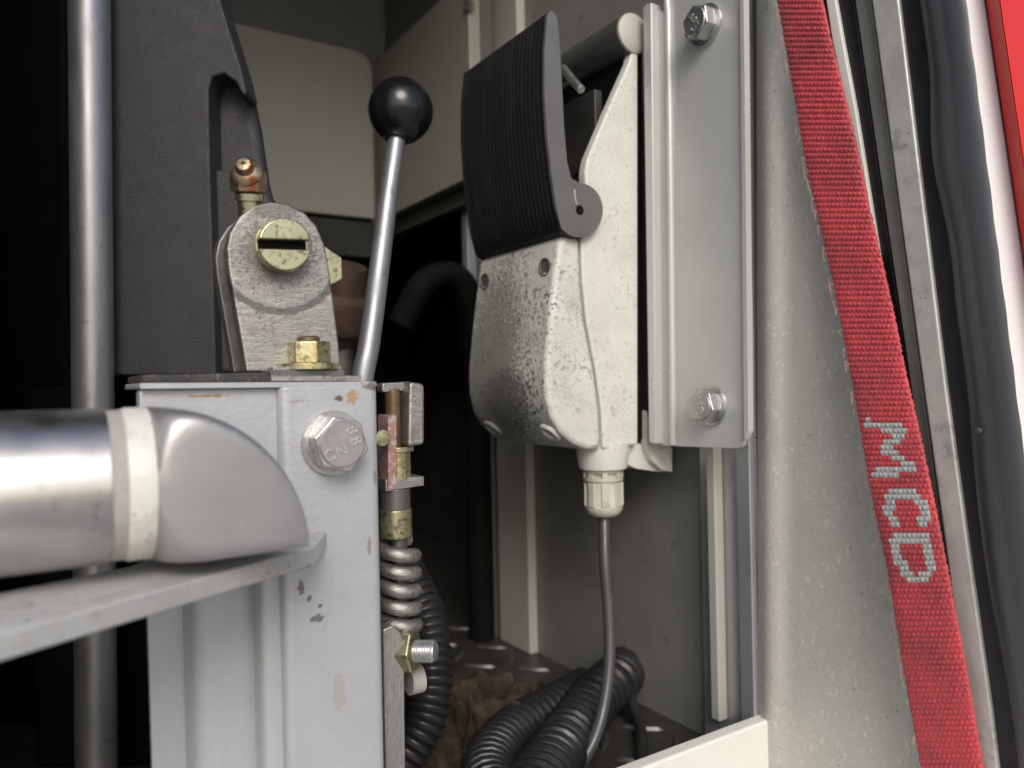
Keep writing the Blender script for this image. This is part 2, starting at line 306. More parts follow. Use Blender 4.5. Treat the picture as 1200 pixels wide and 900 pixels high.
# sill
obj('door_sill', box(-.9, .3384, .276, .2845, -.26, -.1835), sillm, bevel=.0015, kind='structure')

# ================================================================== JAMB AND BODY at the right: everything leans the same way
def strip(name, left, right, v, th, mat, bevel=.0008, parent=None, **k):
    pts = [HV(x, y, v) for x, y in left] + [HV(x, y, v) for x, y in reversed(right)]
    return obj(name, prism(pts, EV * th), mat, parent, bevel=bevel, **k)
# jamb sheet with a soft rounded inner fold
js = []
for y in (-120, 1000):
    lean = (y - 450) / 900
    pf = [HV(886, y, .3445), HV(888, y, .338), HV(894, y, .3345), HV(905, y, .3345), HV(914, y, .337), HV(930, y, .3385), HV(1010, y, .3385), HV(1085 + 60 * lean, y, .3385)]
    js.append(pf + [p + EV * .012 for p in reversed(pf)])
obj('door_jamb', loft(js), jambm, kind='structure', ang=50)
strip('jamb_edge_strip', [(955, -80), (975, 50), (990, 120), (1020, 300)], [(965, -80), (988, 50), (1003, 130), (1030, 300)], .334, .003, sillm, label='thin white edge strip just behind the red strap', cat='strip')
strip('black_gasket', [(950, -80), (964, 0), (1042, 450), (1085, 700), (1118, 920)], [(990, -80), (1001, 0), (1066, 450), (1102, 700), (1130, 920)], .3362, .003, seald, label='black foam gasket strip running behind the red strap', cat='gasket')
strip('olive_frame_strip', [(992, -80), (1001.5, 0), (1066.5, 450), (1102.5, 700), (1131, 920)], [(1011, -80), (1021, 0), (1081, 450), (1114, 700), (1139, 920)], .333, .01, olive, label='narrow dark olive frame strip between black gasket and pale metal strip', cat='strip')
strip('pale_frame_strip', [(1011, -80), (1021, 0), (1081, 450), (1110, 660), (1131, 830), (1141, 920)], [(1044, -80), (1053, 0), (1108, 450), (1137, 660), (1161, 830), (1172, 920)], .330, .016, dirtymetal, bevel=.0012, label='scuffed pale metal frame strip beside the rubber door seal', cat='strip')
ds = thing('door_seal', HV(1150, 900, .33), 'black rubber door seal with wavy satin lip beside the white body panel', 'seal')
strip('seal_channel', [(1044, -80), (1053.5, 0), (1108.5, 450), (1137.5, 660), (1161.5, 830), (1173, 930)], [(1090, -80), (1098, 0), (1150, 450), (1180, 660), (1200, 830), (1215, 930)], .332, .012, seald, 0.001, ds)
# wavy lip: bowed cross-section swept along the seal
rings = []
for k in range(61):
    y = -90 + 1040 * k / 60
    wav = 2.5 * math.sin(y / 62 + 1.1) + 4 * math.sin(y / 37.0) * math.exp(-((y - 220) / 160) ** 2)
    xl = 1066 + (y + 80) * 0.122 + wav + (8 if y > 700 else 0) * min(1, (y - 700) / 200 if y > 700 else 0); xr = 1122 + (y + 80) * 0.128 + .5 * math.sin(y / 11)
    ring = []
    for j in range(9):
        t = j / 8; ring.append(HV(xl + (xr - xl) * t, y, (.3285 - .0022 * math.sin(math.pi * t) ** .5 - .0012 * math.exp(-((t - .18) / .1) ** 2))))
    ring += [HV(xr, y, .331), HV((xl + xr) / 2, y, .3315), HV(xl, y, .3312)]
    rings.append(ring)
obj('seal_lip', loft(rings), seal, ds, ang=50)
for y in (500,):
    obj('seal_stud', lathe([(.0016, 0), (.0012, .0008), (0, .001)], HV(1146, 505, .3245), -EV, 10), seal, ds)
bp = thing('body_side_panel', HV(1200, 900, .35), 'white vehicle body edge with red painted panel, outside the door seal', 'body panel')
def body(name, cols, mat, bevel):
    rings = []
    for y, xs in cols:
        ring = [HV(x, y, v) for x, v in xs]; rings.append(ring + [p + (EV * .9 + EU * .45) * .012 for p in reversed(ring)])
    obj(name, loft(rings), mat, bp, bevel=bevel)
body('white_edge', [(y, [(x, .333), (x + 34, .343)]) for y, x in ((-100, 1106), (0, 1120), (450, 1186), (1000, 1272))], whitep, .001)
body('red_fold', [(y, [(x, .342), (x + 15, .335)]) for y, x in ((-100, 1142), (0, 1156), (450, 1222), (1000, 1308))], redbody, .001)
body('red_skin', [(y, [(x, .336), (x + 150, .50)]) for y, x in ((-100, 1158), (0, 1172), (450, 1238), (1000, 1324))], redbody, .001)

# ================================================================== RED STRAP (woven ribs as geometry, letters woven in grey)
LE = [(-60, 899), (0, 910), (90, 926), (185, 942), (250, 957), (340, 977), (450, 998), (525, 1011), (590, 1022), (675, 1041), (750, 1052), (850, 1069), (960, 1090)]
RE = [(-60, 948), (0, 962), (65, 976), (165, 1001), (235, 1015), (300, 1030), (360, 1044), (450, 1062), (500, 1074), (575, 1090), (650, 1105), (725, 1119), (810, 1135), (960, 1160)]
NR, NB, q1, q2 = 158, 13, 4, 5
ys = np.linspace(-60, 960, NR * q1 + 1); nc = NB * q2 + 1
lx = np.interp(ys, *zip(*LE)); rx = np.interp(ys, *zip(*RE)); k5 = np.ones(41) / 41
lx = np.convolve(np.pad(lx, 20, 'reflect', reflect_type='odd'), k5, 'valid'); rx = np.convolve(np.pad(rx, 20, 'reflect', reflect_type='odd'), k5, 'valid')
strokes = []
def letter(y0, y1, w0, w1, segs):
    for (ax, ay, bx, by) in segs: strokes.append((y0 + (y1 - y0) * ax, w0 + (w1 - w0) * ay, y0 + (y1 - y0) * bx, w0 + (w1 - w0) * by))
letter(497, 555, .16, .80, [(0, 0, .12, 1), (.12, 1, .5, .35), (.5, .35, .88, 1), (.88, 1, 1, 0)])
arc = [(.55 + .5 * math.cos(t), .5 + .5 * math.sin(t)) for t in [math.pi * (.28 + 1.44 * k / 8) for k in range(9)]]
letter(574, 618, .25, .84, [(*p, *q) for p, q in zip(arc, arc[1:])] )
arc = [(0, 1), (.5, 1), (.85, .85), (1, .5), (.85, .15), (.5, 0), (0, 0), (0, 1)]
letter(632, 680, .25, .80, [(*p, *q) for p, q in zip(arc, arc[1:])])
def in_letter(y, wv):
    for (ya, wa, yb, wb) in strokes:
        ax, ay, bx, by = ya, wa * 66, yb, wb * 66; dx, dy = bx - ax, by - ay; t = max(0, min(1, ((y - ax) * dx + (wv * 66 - ay) * dy) / (dx * dx + dy * dy + 1e-9)))
        if (ax + dx * t - y) ** 2 + (ay + dy * t - wv * 66) ** 2 < 5.5 ** 2: return True
    return False
V = []; F = []; nrm = -EV
def hsh(a, b): q = math.sin(a * 12.9898 + b * 78.233) * 43758.5453; return q - math.floor(q)
for i, y in enumerate(ys):
    u = i / q1; bow = .0025 * math.sin((y + 60) / 1020 * math.pi * 2.2)
    for j in range(nc):
        t = j / (nc - 1); jit = .75 + .5 * hsh(int(u), int(t * NB)); e = (random.random() - .5) * 1.2 if j in (0, nc - 1) else 0
        h = .00075 * jit * (abs(math.sin(math.pi * u)) ** .6) * (.45 + .55 * abs(math.sin(math.pi * (t * NB + .5 * (int(u) % 2)))) ** .7)
        h -= .0009 * (abs(2 * t - 1) ** 6)
        V.append(HV(lx[i] + (rx[i] - lx[i]) * t + e, y, .3255 + bow) + nrm * h)
nf = len(V)
for i in range(len(ys) - 1):
    for j in range(nc - 1): F.append((i * nc + j, i * nc + j + 1, (i + 1) * nc + j + 1, (i + 1) * nc + j))
mask = [1.0 if in_letter((math.floor(i / q1) + .5) / NR * 1020 - 60, (math.floor(j / q2) + .5) / NB) else 0.0 for i in range(len(ys) - 1) for j in range(nc - 1)]
bk = []
for i, y in enumerate(ys):
    for j in (0, nc - 1): bk.append(V[i * nc + j] + EV * .0014)
V += bk
for i in range(len(ys) - 1):
    a0, a1, b0, b1 = nf + 2 * i, nf + 2 * i + 1, nf + 2 * i + 2, nf + 2 * i + 3
    F += [(a0, b0, b1, a1), (i * nc, (i + 1) * nc, b0, a0), (i * nc + nc - 1, a1, b1, (i + 1) * nc + nc - 1)]
mask += [0.0] * (len(F) - len(mask))
ms = bpy.data.materials.new('woven red webbing'); ms.use_nodes = True; t_ = ms.node_tree; Nn = t_.nodes; Ll = t_.links; pb = Nn['Principled BSDF']
at = Nn.new('ShaderNodeAttribute'); at.attribute_name = 'weave'; no = Nn.new('ShaderNodeTexNoise'); no.inputs['Scale'].default_value = 45; no.inputs['Detail'].default_value = 6
tcc = Nn.new('ShaderNodeTexCoord'); Ll.new(tcc.outputs['Object'], no.inputs['Vector'])
mr = Nn.new('ShaderNodeMapRange'); mr.inputs[1].default_value = .40; mr.inputs[2].default_value = .68; Ll.new(no.outputs[0], mr.inputs[0])
m1 = Nn.new('ShaderNodeMix'); m1.data_type = 'RGBA'; m1.inputs[6].default_value = (.57, .060, .075, 1); m1.inputs[7].default_value = (.36, .05, .062, 1); Ll.new(mr.outputs[0], m1.inputs[0])
m2 = Nn.new('ShaderNodeMix'); m2.data_type = 'RGBA'; m2.inputs[7].default_value = (.42, .42, .41, 1); Ll.new(m1.outputs[2], m2.inputs[6]); Ll.new(at.outputs['Fac'], m2.inputs[0])
Ll.new(m2.outputs[2], pb.inputs['Base Color']); pb.inputs['Roughness'].default_value = .6; pb.inputs['Sheen Weight'].default_value = .15
st = obj('webbing_strap', (V, F), ms, label='red woven webbing strap with grey MCD lettering hanging across the jamb', cat='strap', ang=80)
atr = st.data.attributes.new('weave', 'FLOAT', 'FACE'); atr.data.foreach_set('value', mask)
# frayed threads along the left edge
fz = []
for k in range(90):
    y = random.uniform(0, 880); x = float(np.interp(y, ys, lx)); p0 = HV(x + 1, y, .3253); p1 = HV(x - random.uniform(1.5, 4), y + random.uniform(-4, 4), .3247); p2 = HV(x - random.uniform(0, 3), y + random.uniform(4, 12), .3250)
    fz.append(tube([p0, p1, p2], .00012, 4))
obj('frayed_edge', join(*fz), M('pale pink fray', (.62, .34, .32), .8, 0, .1, 40, 0), st, kind='stuff')

# ================================================================== STEEL POST
s0 = .2695
post = thing('steel_post', HS(390, 900, s0 + .02), 'silver grey painted steel post with hex bolt and gusset shelf, in the opening', 'post')
vL = HS(329, 560, s0).dot(EV); vR = HS(446, 560, s0).dot(EV); zT = HS(400, 452, s0).z
tubepts = rpoly([B(vL, s0, 0), B(vR, s0, 0), B(vR, s0 + .04, 0), B(vL, s0 + .04, 0)], .004, 6)
obj('square_tube', prism([p + EZ * -.24 for p in tubepts], EZ * (zT + .24)), paint_post, post, bevel=.0008)
# left face plate with round lower corner, second tube below it, flange behind
a = S([(163, 456), (333, 454), (333, 478), (327, 492), (326, 670), (180, 670), (166, 640)], s0 + .004)
obj('head_plate', prism(rpoly(a, (.002, .001, .002, .002, 0, 0, 0)), EU * .008), paint_post, post, bevel=.0012)
v1 = HS(222, 760, s0 + .014).dot(EV); v2 = HS(316, 760, s0 + .014).dot(EV)
q = rpoly([B(v1, s0 + .014, 0), B(v2, s0 + .014, 0), B(v2, s0 + .05, 0), B(v1, s0 + .05, 0)], .010, 8)
obj('side_tube', prism([p + EZ * -.24 for p in q], EZ * (.24 - .052)), paint_post, post, bevel=.0006)
v3 = HS(305, 760, s0 + .006).dot(EV)
q = rpoly([B(v3, s0 + .0045, 0), B(vL + .004, s0 + .0045, 0), B(vL + .004, s0 + .02, 0), B(v3, s0 + .02, 0)], .004, 6)
obj('corner_rib', prism([p + EZ * -.24 for p in q], EZ * (.24 - .056)), paint_post, post, bevel=.0006)
a = S([(170, 640), (228, 640), (236, 960), (180, 960)], s0 + .026)
obj('back_flange', prism(a, EU * .004), paint_post, post, bevel=.0008)
obj('top_plate', prism(rpoly(S([(164, 449), (441, 447), (443, 453), (164, 456)], s0 + .001), .0005), EU * .042), paint_post, post, bevel=.0006)
obj('weld_seam', tube(cat([HS(330 + 1.2 * math.sin(k * 1.7), 470 + k * 13, s0 + .0035) for k in range(14)], 4), .0009, 8), paint_post, post)
# gusset shelf
zS = -.0515
c1 = HZ(368, 641, zS); c2 = HZ(0, 743, zS); ext = c2 + (c2 - c1) * .35
c3 = HS(386, 640, s0); c3.z = zS; bk1 = HZ(0, 694, zS); bk2 = HZ(150, 664, zS)
plan = [c1, c3 + EU * .002, B(HS(230, 640, s0).dot(EV), s0 + .012, zS), bk2, bk1, bk1 + (bk1 - bk2) * .6, ext]
obj('gusset_shelf', prism(plan, EZ * -.0062), paint_shelf, post, bevel=.0009)
obj('weld_bead', tube(cat([HZ(378 - 14 * k, 655 + 2.0 * k + 2 * math.sin(k * 2.1), zS - .0075) + EU * .010 for k in range(8)], 4), .0016, 8), paint_shelf, post)
# hex bolt with lettering
def bolt(parent, org, ax, af, h, rw, up, rot, m_head, m_w, lettering=None, name='hex_bolt', spring=True):
    ax = Vector(ax).normalized()
    hb = obj(name, hexa(Vector(org) + ax * .0025, ax, af, h, up, rot), m_w, parent, bevel=af * .035, seg=2)
    wd = obj('washer', lathe([(rw * .5, 0), (rw, 0), (rw, .0013), (rw * .985, .0016), (rw * .5, .0016)], org, ax, 40), m_w, hb)
    obj('flange_ring', lathe([(af * .4, .0012), (af * .56, .0012), (af * .56, .0027), (af * .4, .0027)], org, ax, 40), m_w, hb)
    obj('head_face', lathe([(af * .465, 0), (af * .465, .0003), (af * .44, .0007), (0, .0007)], Vector(org) + ax * (h + .0024), ax, 36), m_head, hb)
    if lettering:
        up = Vector(up); rt = up.cross(ax).normalized(); upn = ax.cross(rt).normalized()
        for (txt, du, dr, sz, tilt) in lettering:
            r2 = rt * math.cos(tilt) + upn * math.sin(tilt); u2 = upn * math.cos(tilt) - rt * math.sin(tilt)
            obj('raised_lettering', text_geo(txt, sz, Vector(org) + ax * (h + .0032) + rt * dr + upn * du, r2, u2, .0006), mark_m, hb)
    return hb
bolt(post, HS(390, 519, s0), -EU, .0178, .0072, .0118, EZ, R(15), boltface, zincw, (('8.8', .0028, .0040, .0058, R(-68)), ('CN', -.0030, -.0026, .0058, R(20))))

# ================================================================== STAINLESS RAIL with nylon ring and end cap
st_s = .2400
tc_ = HS(135, 568, st_s); vE = tc_.dot(EV); zc = tc_.z; rt_ = 90 * tc_.y / 900
rl = thing('stainless_rail', B(vE, st_s, zc - rt_), 'polished stainless tube rail with white nylon ring and quarter round end cap', 'rail')
v_r0 = HS(136, 568, st_s - rt_).dot(EV)
obj('tube', lathe([(rt_ * .9, 0), (rt_, .0008), (rt_, .25), (rt_ * .9, .25)], B(v_r0, st_s, zc), -EV, 72), steel, rl)
obj('nylon_ring', lathe([(rt_ * .9, .0028), (rt_ * .985, .003), (rt_ * .985, .0035), (rt_ * 1.0, .004), (rt_ * 1.0, .0096), (rt_ * .96, .0101), (rt_ * .9, .0101)], B(v_r0 + .0002, st_s, zc), EV, 72), nylon, rl)
obj('grime_gap', lathe([(rt_ * .8, 0), (rt_ * .975, 0), (rt_ * .975, .0046), (rt_ * .8, .0046)], B(v_r0 - .0010, st_s, zc), EV, 60), nylon_d, rl)
sf = st_s - rt_ * .93
v_c0 = v_r0 + .0098; v_c1 = HS(353, 640, st_s - rt_ * .5).dot(EV); rings = []
for k in range(34):
    x = math.sin(k / 33 * math.pi / 2) * .995; top = zc - rt_ + 2 * rt_ * math.sqrt(max(0, 1 - x ** 2.0)); bot = zc - rt_ * (1 - .03 * x); ex = 2 + 10 * min(1, x * 3.5)
    mid, hh, hw = (top + bot) / 2, max(.0006, (top - bot) / 2), rt_ * (.985 - .10 * x ** 4); ring = []
    for i_ in range(56):
        tt = 2 * math.pi * i_ / 56; c_, s_ = math.cos(tt), math.sin(tt)
        ring.append(B(v_c0 + (v_c1 - v_c0) * x, st_s + hw * math.copysign(abs(c_) ** (2 / ex), c_), mid + hh * math.copysign(abs(s_) ** (2 / ex), s_)))
    rings.append(ring)
obj('end_cap', loft(rings), alu, rl, ang=70)

# ================================================================== VERTICAL RAIL at left
lo = P(112, 890, .372); hi = P(104, -80, .372)
vr = thing('vertical_rail', Vector((lo.x, lo.y, ZF)), 'round galvanised upright rail in front of the black housing', 'rail')
rr = 22.5 * .372 / 900
obj('rail_tube', tube([Vector((lo.x, lo.y, ZF)), Vector((lo.x * .5 + hi.x * .5, lo.y, .5 * (ZF + hi.z))), hi], rr, 40), rail, vr)
obj('rail_foot', lathe([(.02, 0), (.02, .003), (rr, .005)], Vector((lo.x, lo.y, ZF)), EZ, 32), darksteel, vr)

# ================================================================== BLACK HOUSING and machine behind
hs = thing('plastic_housing', P(200, 440, .45), 'textured black plastic machine housing with a hollow beside the grease nipple', 'housing')
def YP(pts, Y): return [P(x, y, Y) for x, y in pts]
fr = [(118, -60), (250, -60), (258, 0), (270, 40), (282, 78), (289, 108), (284, 112), (276, 96), (262, 86), (248, 90), (244, 104), (246, 200), (250, 330), (253, 440), (118, 440)]
obj('front_shell', prism(YP(fr, .385), Vector((0, .018, 0))), plastic, hs, bevel=.0035, seg=4, ang=50)
rear = [(120, -60), (240, -60), (250, 0), (262, 40), (280, 84), (294, 112), (302, 150), (311, 212), (315, 228), (322, 240), (325, 300), (325, 440), (120, 440)]
k = .42 / .385
obj('rear_shell', prism(YP(rear, .401), Vector((0, .012, 0))), plastic, hs, bevel=.005, seg=4, ang=50)
rib_ = [(244, 196), (272, 200), (296, 228), (300, 300), (300, 438), (244, 438)]
obj('inner_rib', prism(YP(rib_, .394), Vector((0, .012, 0))), plastic, hs, bevel=.003, seg=3)
obj('machine_base', prism([P(30, 452, .44), P(330, 452, .44), Vector((P(330, 452, .44).x, .44, ZF)), Vector((P(30, 452, .44).x, .44, ZF))], Vector((0, .25, 0))), black, bevel=.004, label='dark machine base under the black housing, behind the post', cat='machine')
bpn = obj('black_shade_filler', prism([P(-240, -150, .50), P(74, -150, .50), Vector((P(74, 450, .50).x, .50, ZF)), Vector((P(-240, 450, .50).x, .50, ZF))], Vector((0, .30, 0))), black, bevel=.004, label='tall black partition for the shaded cavity to the left of the upright rail', cat='filler')  # black sheet put in where the deep cavity is only in shade

# ================================================================== CLEVIS on top of the post
sl = .283
cl = thing('clevis_bracket', HS(340, 440, sl), 'brushed steel clevis lug with slotted pin and rusty grease nipple on the post', 'bracket')
lp = [(289, 436), (284, 405), (276, 360), (268, 315), (266, 292), (270, 272), (281, 254), (298, 241), (318, 236), (338, 239), (357, 249), (371, 264), (380, 285), (386, 315), (392, 360), (397, 400), (400, 434)]
obj('front_lug', prism(S(lp, sl), EU * .0065), lug, cl, bevel=.0009, seg=3, ang=30)
lp2 = [(x, y + 2) for x, y in lp]
g2 = prism([p + EU * .020 for p in S(lp, sl)], EU * .006)
obj('rear_lug', g2, darksteel, cl, bevel=.0009, ang=30)
pc_ = HS(328, 290, sl)
obj('pivot_boss', lathe([(.0125, 0), (.0125, .014)], pc_ + EU * .0063, EU, 32), darksteel, cl, bevel=.0006)
a, b = (EV * math.cos(R(3)) + EZ * math.sin(R(3))), None
def dseg(r, sgn, gap, n=18):
    t0 = math.asin(gap / r); out = []
    for i in range(n + 1):
        t = t0 + (math.pi - 2 * t0) * i / n; out.append(pc_ + (a * math.cos(t) + EZ * sgn * math.sin(t)) * r)
    return out
ph = obj('slotted_pin', lathe([(.0060, .0), (.0095, 0), (.0095, .0028), (.0060, .0028)], pc_, -EU, 40), zinc, cl)
for sg in (1, -1): obj('pin_half', prism([p - EU * .0026 for p in dseg(.0095, sg, .0017)], -EU * .0046), zinc, ph, bevel=.0006, ang=30)
obj('slot_floor', lathe([(.0, 0), (.0088, 0), (.0088, .0004), (0, .0004)], pc_ - EU * .0028, -EU, 24), black, ph)
nb = HS(293, 240, sl + .008); nax = Vector((.05, -.25, 1)).normalized()
gn = obj('grease_nipple', lathe([(.0044, -.006), (.0044, .0012), (.0052, .0016), (.0052, .0040), (.0040, .0046)], nb, nax, 24), zinc, cl)
nh = nb + nax * .0044
obj('nipple_hex', hexa(nh, nax, .0118, .0078, (1, 0, 0), 0.3), rust, gn, bevel=.0009)
tipax = Vector((.12, -1, .35)).normalized(); tp = nh + nax * .0052 + tipax * .0030
obj('nipple_tip', lathe([(.0058, 0), (.0058, .002), (.0048, .0034), (.0034, .0040), (.0032, .0055), (.0024, .0066), (.0009, .0068), (.0008, .0058), (0, .0058)], tp - tipax * .001, tipax, 22), rust, gn)
obj('pin_nut', hexa(HS(380, 313, sl + .012), EU, .0150, .007, EZ, R(0)), zinc, cl, bevel=.0006)
# foot, shims, stud and nut
z0 = zT
def slab(px0, px1, y0, y1, s, dep, mat, nm, bv=.0005):
    return obj(nm, prism(rpoly(S([(px0, y1), (px1, y1), (px1, y0), (px0, y0)], s), .0004, 3), EU * dep), mat, cl, bevel=bv)
slab(318, 424, 440, 447, s0 + .001, .03, lug, 'foot_plate')
slab(317, 404, 433.5, 440.5, s0 + .003, .026, darksteel, 'shim')
slab(320, 400, 429, 434, s0 + .004, .024, lug, 'shim')
obj('rubber_pad', prism(S([(166, 449), (318, 449), (318, 436), (166, 439)], s0 + .006), EU * .04), rubbermat, cl, bevel=.001)
nc_ = HS(362, 430, s0 + .011)
nu = obj('foot_nut', hexa(nc_ + EZ * .0012, EZ, .0140, .0082, -EU, R(5)), zinc, cl, bevel=.0008)
obj('nut_washer', lathe([(.003, -.001), (.0115, -.001), (.0115, .0012), (.003, .0012)], nc_, EZ, 32), zinc, nu)
obj('stud', lathe([(.0042, .006), (.0042, .0108), (.0036, .0114), (0, .0114)], nc_, EZ, 20), bronze, nu)

# ================================================================== LEVER
lv = thing('control_lever', P(424, 450, .375), 'thin steel control lever with round black ball knob', 'lever')
pts = cat([P(417, 500, .372), P(425, 440, .375), P(433, 400, .380), P(445, 310, .395), P(456, 225, .407), P(467, 150, .418)], 10)
obj('rod', tube(pts, [.0058 - .0011 * i / len(pts) for i in range(len(pts))], 24), rail, lv)
kc = P(469.5, 130, .42); kx = (pts[-1] - pts[-12]).normalized()
kr = 38 * .42 / 900
prof = [(.0062, -kr - .0005), (.0066, -kr * .97)] + [(kr * math.sin(t), -kr * math.cos(t)) for t in [R(24) + (R(180) - R(24)) * i / 26 for i in range(27)]]
obj('knob', lathe(prof, kc, kx, 48), knobm, lv)

# ================================================================== SPRING LATCH beside the post
sp_s = .292
lt = thing('spring_latch', HS(463, 735, sp_s), 'spring loaded latch with zinc collar and coil spring on the side of the post', 'latch')
def axp(px, y, s=sp_s + .004): return HS(px, y, s)
def sprism(name, pts, s, dep, mat, bv=.0006, r=.0012): return obj(name, prism(rpoly(S(pts, s), r, 4), EU * dep), mat, lt, bevel=bv)
sprism('hook_plate', [(480, 447), (498, 450), (498, 521), (478, 524)], sp_s - .004, .012, lug, .0014, .002)
sprism('hook_arm', [(448, 449), (482, 447), (482, 458), (448, 460)], sp_s + .002, .006, lug)
def vcyl(name, px, y0, y1, rpx, mat, s=sp_s + .004, flange=None):
    t = axp(px, y0, s); u = axp(px, y1, s); r = rpx * t.y / 900; H = t.z - u.z
    prof = [(r * .2, 0), (r, 0), (r, H * .999), (r * .2, H)]
    return obj(name, lathe(prof, Vector((t.x, t.y, u.z)), EZ, 32), mat, lt, bevel=.0004)
vcyl('latch_pin', 460, 456, 530, 9, bronze)
sprism('cheek_plate', [(455, 486), (465, 487), (465, 573), (455, 577)], sp_s - .002, .011, redp, .0004, .0006)
cs = HS(447, 513, sp_s - .004)
obj('side_screw', lathe([(.0012, 0), (.0032, 0), (.0032, .0016), (0, .002)], cs, -EU, 16), zinc, lt)
vcyl('bush', 466, 527, 562, 15, zinc); vcyl('bush_flange', 466, 523, 529, 19, zinc)
sprism('tab_plate', [(452, 562), (497, 558), (497, 569), (452, 576)], sp_s - .001, .012, lug, .0004, .0004)
vcyl('sleeve', 463, 572, 597, 17.5, darksteel); vcyl('collar', 463, 596, 629, 19.5, zinc)
vcyl('spring_rod', 467, 625, 740, 10, darksteel)
ca, cb = axp(467, 634), axp(467, 745); n_t = 5.4; NP = 150; rs = 18.5 * ca.y / 900; hp = []
for i in range(NP + 1):
    t = i / NP; aa = 2 * math.pi * n_t * t + 1.0
    hp.append(Vector((ca.x, ca.y, ca.z + (cb.z - ca.z) * (t if t > .12 else t * .75 + .03 * t / .12))) + Vector((math.cos(aa), math.sin(aa), 0)) * rs)
obj('coil_spring', tube(hp, 8.4 * ca.y / 900, 12), lug, lt)

lk = thing('link_bar', HS(462, 900, .285), 'brushed flat steel link bar with zinc nut and threaded stud, below the spring', 'link bar')
barm = M('ground steel edge', (.42, .40, .38), .42, .8, .2, 200, .7, 300, .0005, stretch=(5, 5, 1), spots=((300, .60, .68, (.14, .12, .10), .6, 60),))
obj('bar', prism(rpoly(S([(449, 738), (460, 733), (471, 742), (474, 770), (476, 970), (453, 970)], .285), (.001, .001, .003, 0, 0, 0), 4), EU * .012), barm, lk, bevel=.0007)
obj('bar_top', prism(rpoly(S([(447, 733), (459, 726), (470, 731), (472, 748), (449, 746)], .290), .001, 3), EU * .012), darksteel, lk, bevel=.0006)
na = HS(472, 763, .291); ax_ = Vector((.97, -.22, .05)).normalized()
nn_ = obj('link_nut', hexa(na - ax_ * .003, ax_, .0158, .0085, EZ, R(22)), zinc, lk, bevel=.0010)
thr = [(.0040, .0)]
for k in range(9): thr += [(.0047, .0042 + k * .0011), (.0041, .0042 + k * .0011 + .00055)]
thr += [(.0038, .0142), (0, .0145)]
obj('threaded_stud', lathe(thr, na, ax_, 22), zincw, nn_)
obj('spacer', lathe([(.006, 0), (.006, .006)], HS(478, 798, .30), EV, 20), nylon_d, lk)

# ================================================================== corrugated hose, dark hoses, rusty fitting
def corr(name, path, r, pitch, depth, mat, **k):
    pts = resample(cat(path, 12), pitch / 6); return obj(name, tube(pts, [r - depth * (.5 - .5 * math.cos(2 * math.pi * i / 6)) ** .6 for i in range(len(pts))], 18), mat, ang=60, **k)
corr('corrugated_hose', [P(470, 660, .44), P(498, 720, .42), P(506, 780, .405), P(500, 835, .395), P(478, 880, .388), P(440, 930, .385)], .0116, .0042, .0016, rubber, label='black corrugated hose curving down behind the steel post', cat='hose')
obj('dark_hose', tube(cat([P(470, 380, .62), P(495, 335, .62), P(525, 322, .63), P(548, 345, .64), P(558, 430, .65), Vector((P(558, 430, .65).x, .65, ZF))], 10), .011, 14), black, label='dark hose arching in the cavity behind the lever', cat='hose')
rf = thing('rusty_fitting', P(402, 400, .50), 'rusty brown round fitting in the dark behind the clevis', 'fitting')
obj('fitting_body', lathe([(.012, -.03), (.014, -.012), (.019, -.010), (.021, 0), (.019, .010), (.013, .013), (.011, .03)], P(400, 365, .48), (.3, -.4, 1), 26), M('dark rust', (.05, .03, .018), .7, .2, .4, 80), rf)
obj('fitting_stem', tube([P(398, 400, .485), P(396, 460, .49), Vector((P(396, 460, .49).x, .49, ZF))], .009, 16), darksteel, rf)

# ================================================================== BRACKET on the wall
vb = .316
bk_ = thing('mounting_bracket', HV(820, 525, vb), 'silver folded mounting bracket bolted to the channel upright, carrying the switch box', 'bracket')
a = VP([(789, 523), (872, 526), (868, -60), (776, -60)], vb)
obj('bracket_plate', prism(rpoly(a, (.001, .006, .001, .001)), EV * .003), brk, bk_, bevel=.0008, seg=3)
sA = HV(871, 300, vb).dot(EU)
obj('edge_fold', prism(rpoly([B(vb - .0022, sA - .0005, 0), B(vb - .0022, sA + .0016, 0), B(vb + .0022, sA + .0016, 0), B(vb + .0022, sA - .0005, 0)], .0006, 3), EZ * .1), brk, bk_) if False else None
a = VP([(762, 521), (789, 523), (781, 16), (757, 4)], vb - .001)
obj('bracket_step', prism(rpoly(a, (.004, .001, .001, .001)), EV * .003), brk, bk_, bevel=.0007, seg=3)
obj('ridge', tube([HV(778, -40, vb - .0012), HV(783, 16, vb - .0012), HV(786, 270, vb - .0012), HV(788.5, 521, vb - .0012)], .0020, 12), brk, bk_)
obj('bracket_lip', prism(rpoly(VP([(753, 8), (763, 2), (768, 521), (760, 519)], vb - .007), .0015, 3), EV * .008), brk, bk_, bevel=.0009)
obj('bracket_end_fold', prism(rpoly(VP([(866.5, -60), (871, -60), (877, 505), (872, 516)], vb - .0022), .0008, 3), EV * .004), brk, bk_, bevel=.0006)
for (x, y, nm) in ((828, 30, 1), (834, 475, 2)):
    bolt(bk_, HV(x, y, vb), -EV, .0165, .0066, .0112, EZ, R(8 * nm), zincw, zincw, (('8.8', .0020, -.0008, .0048, R(-50)), ('CN', -.0030, .0006, .0040, R(30))))

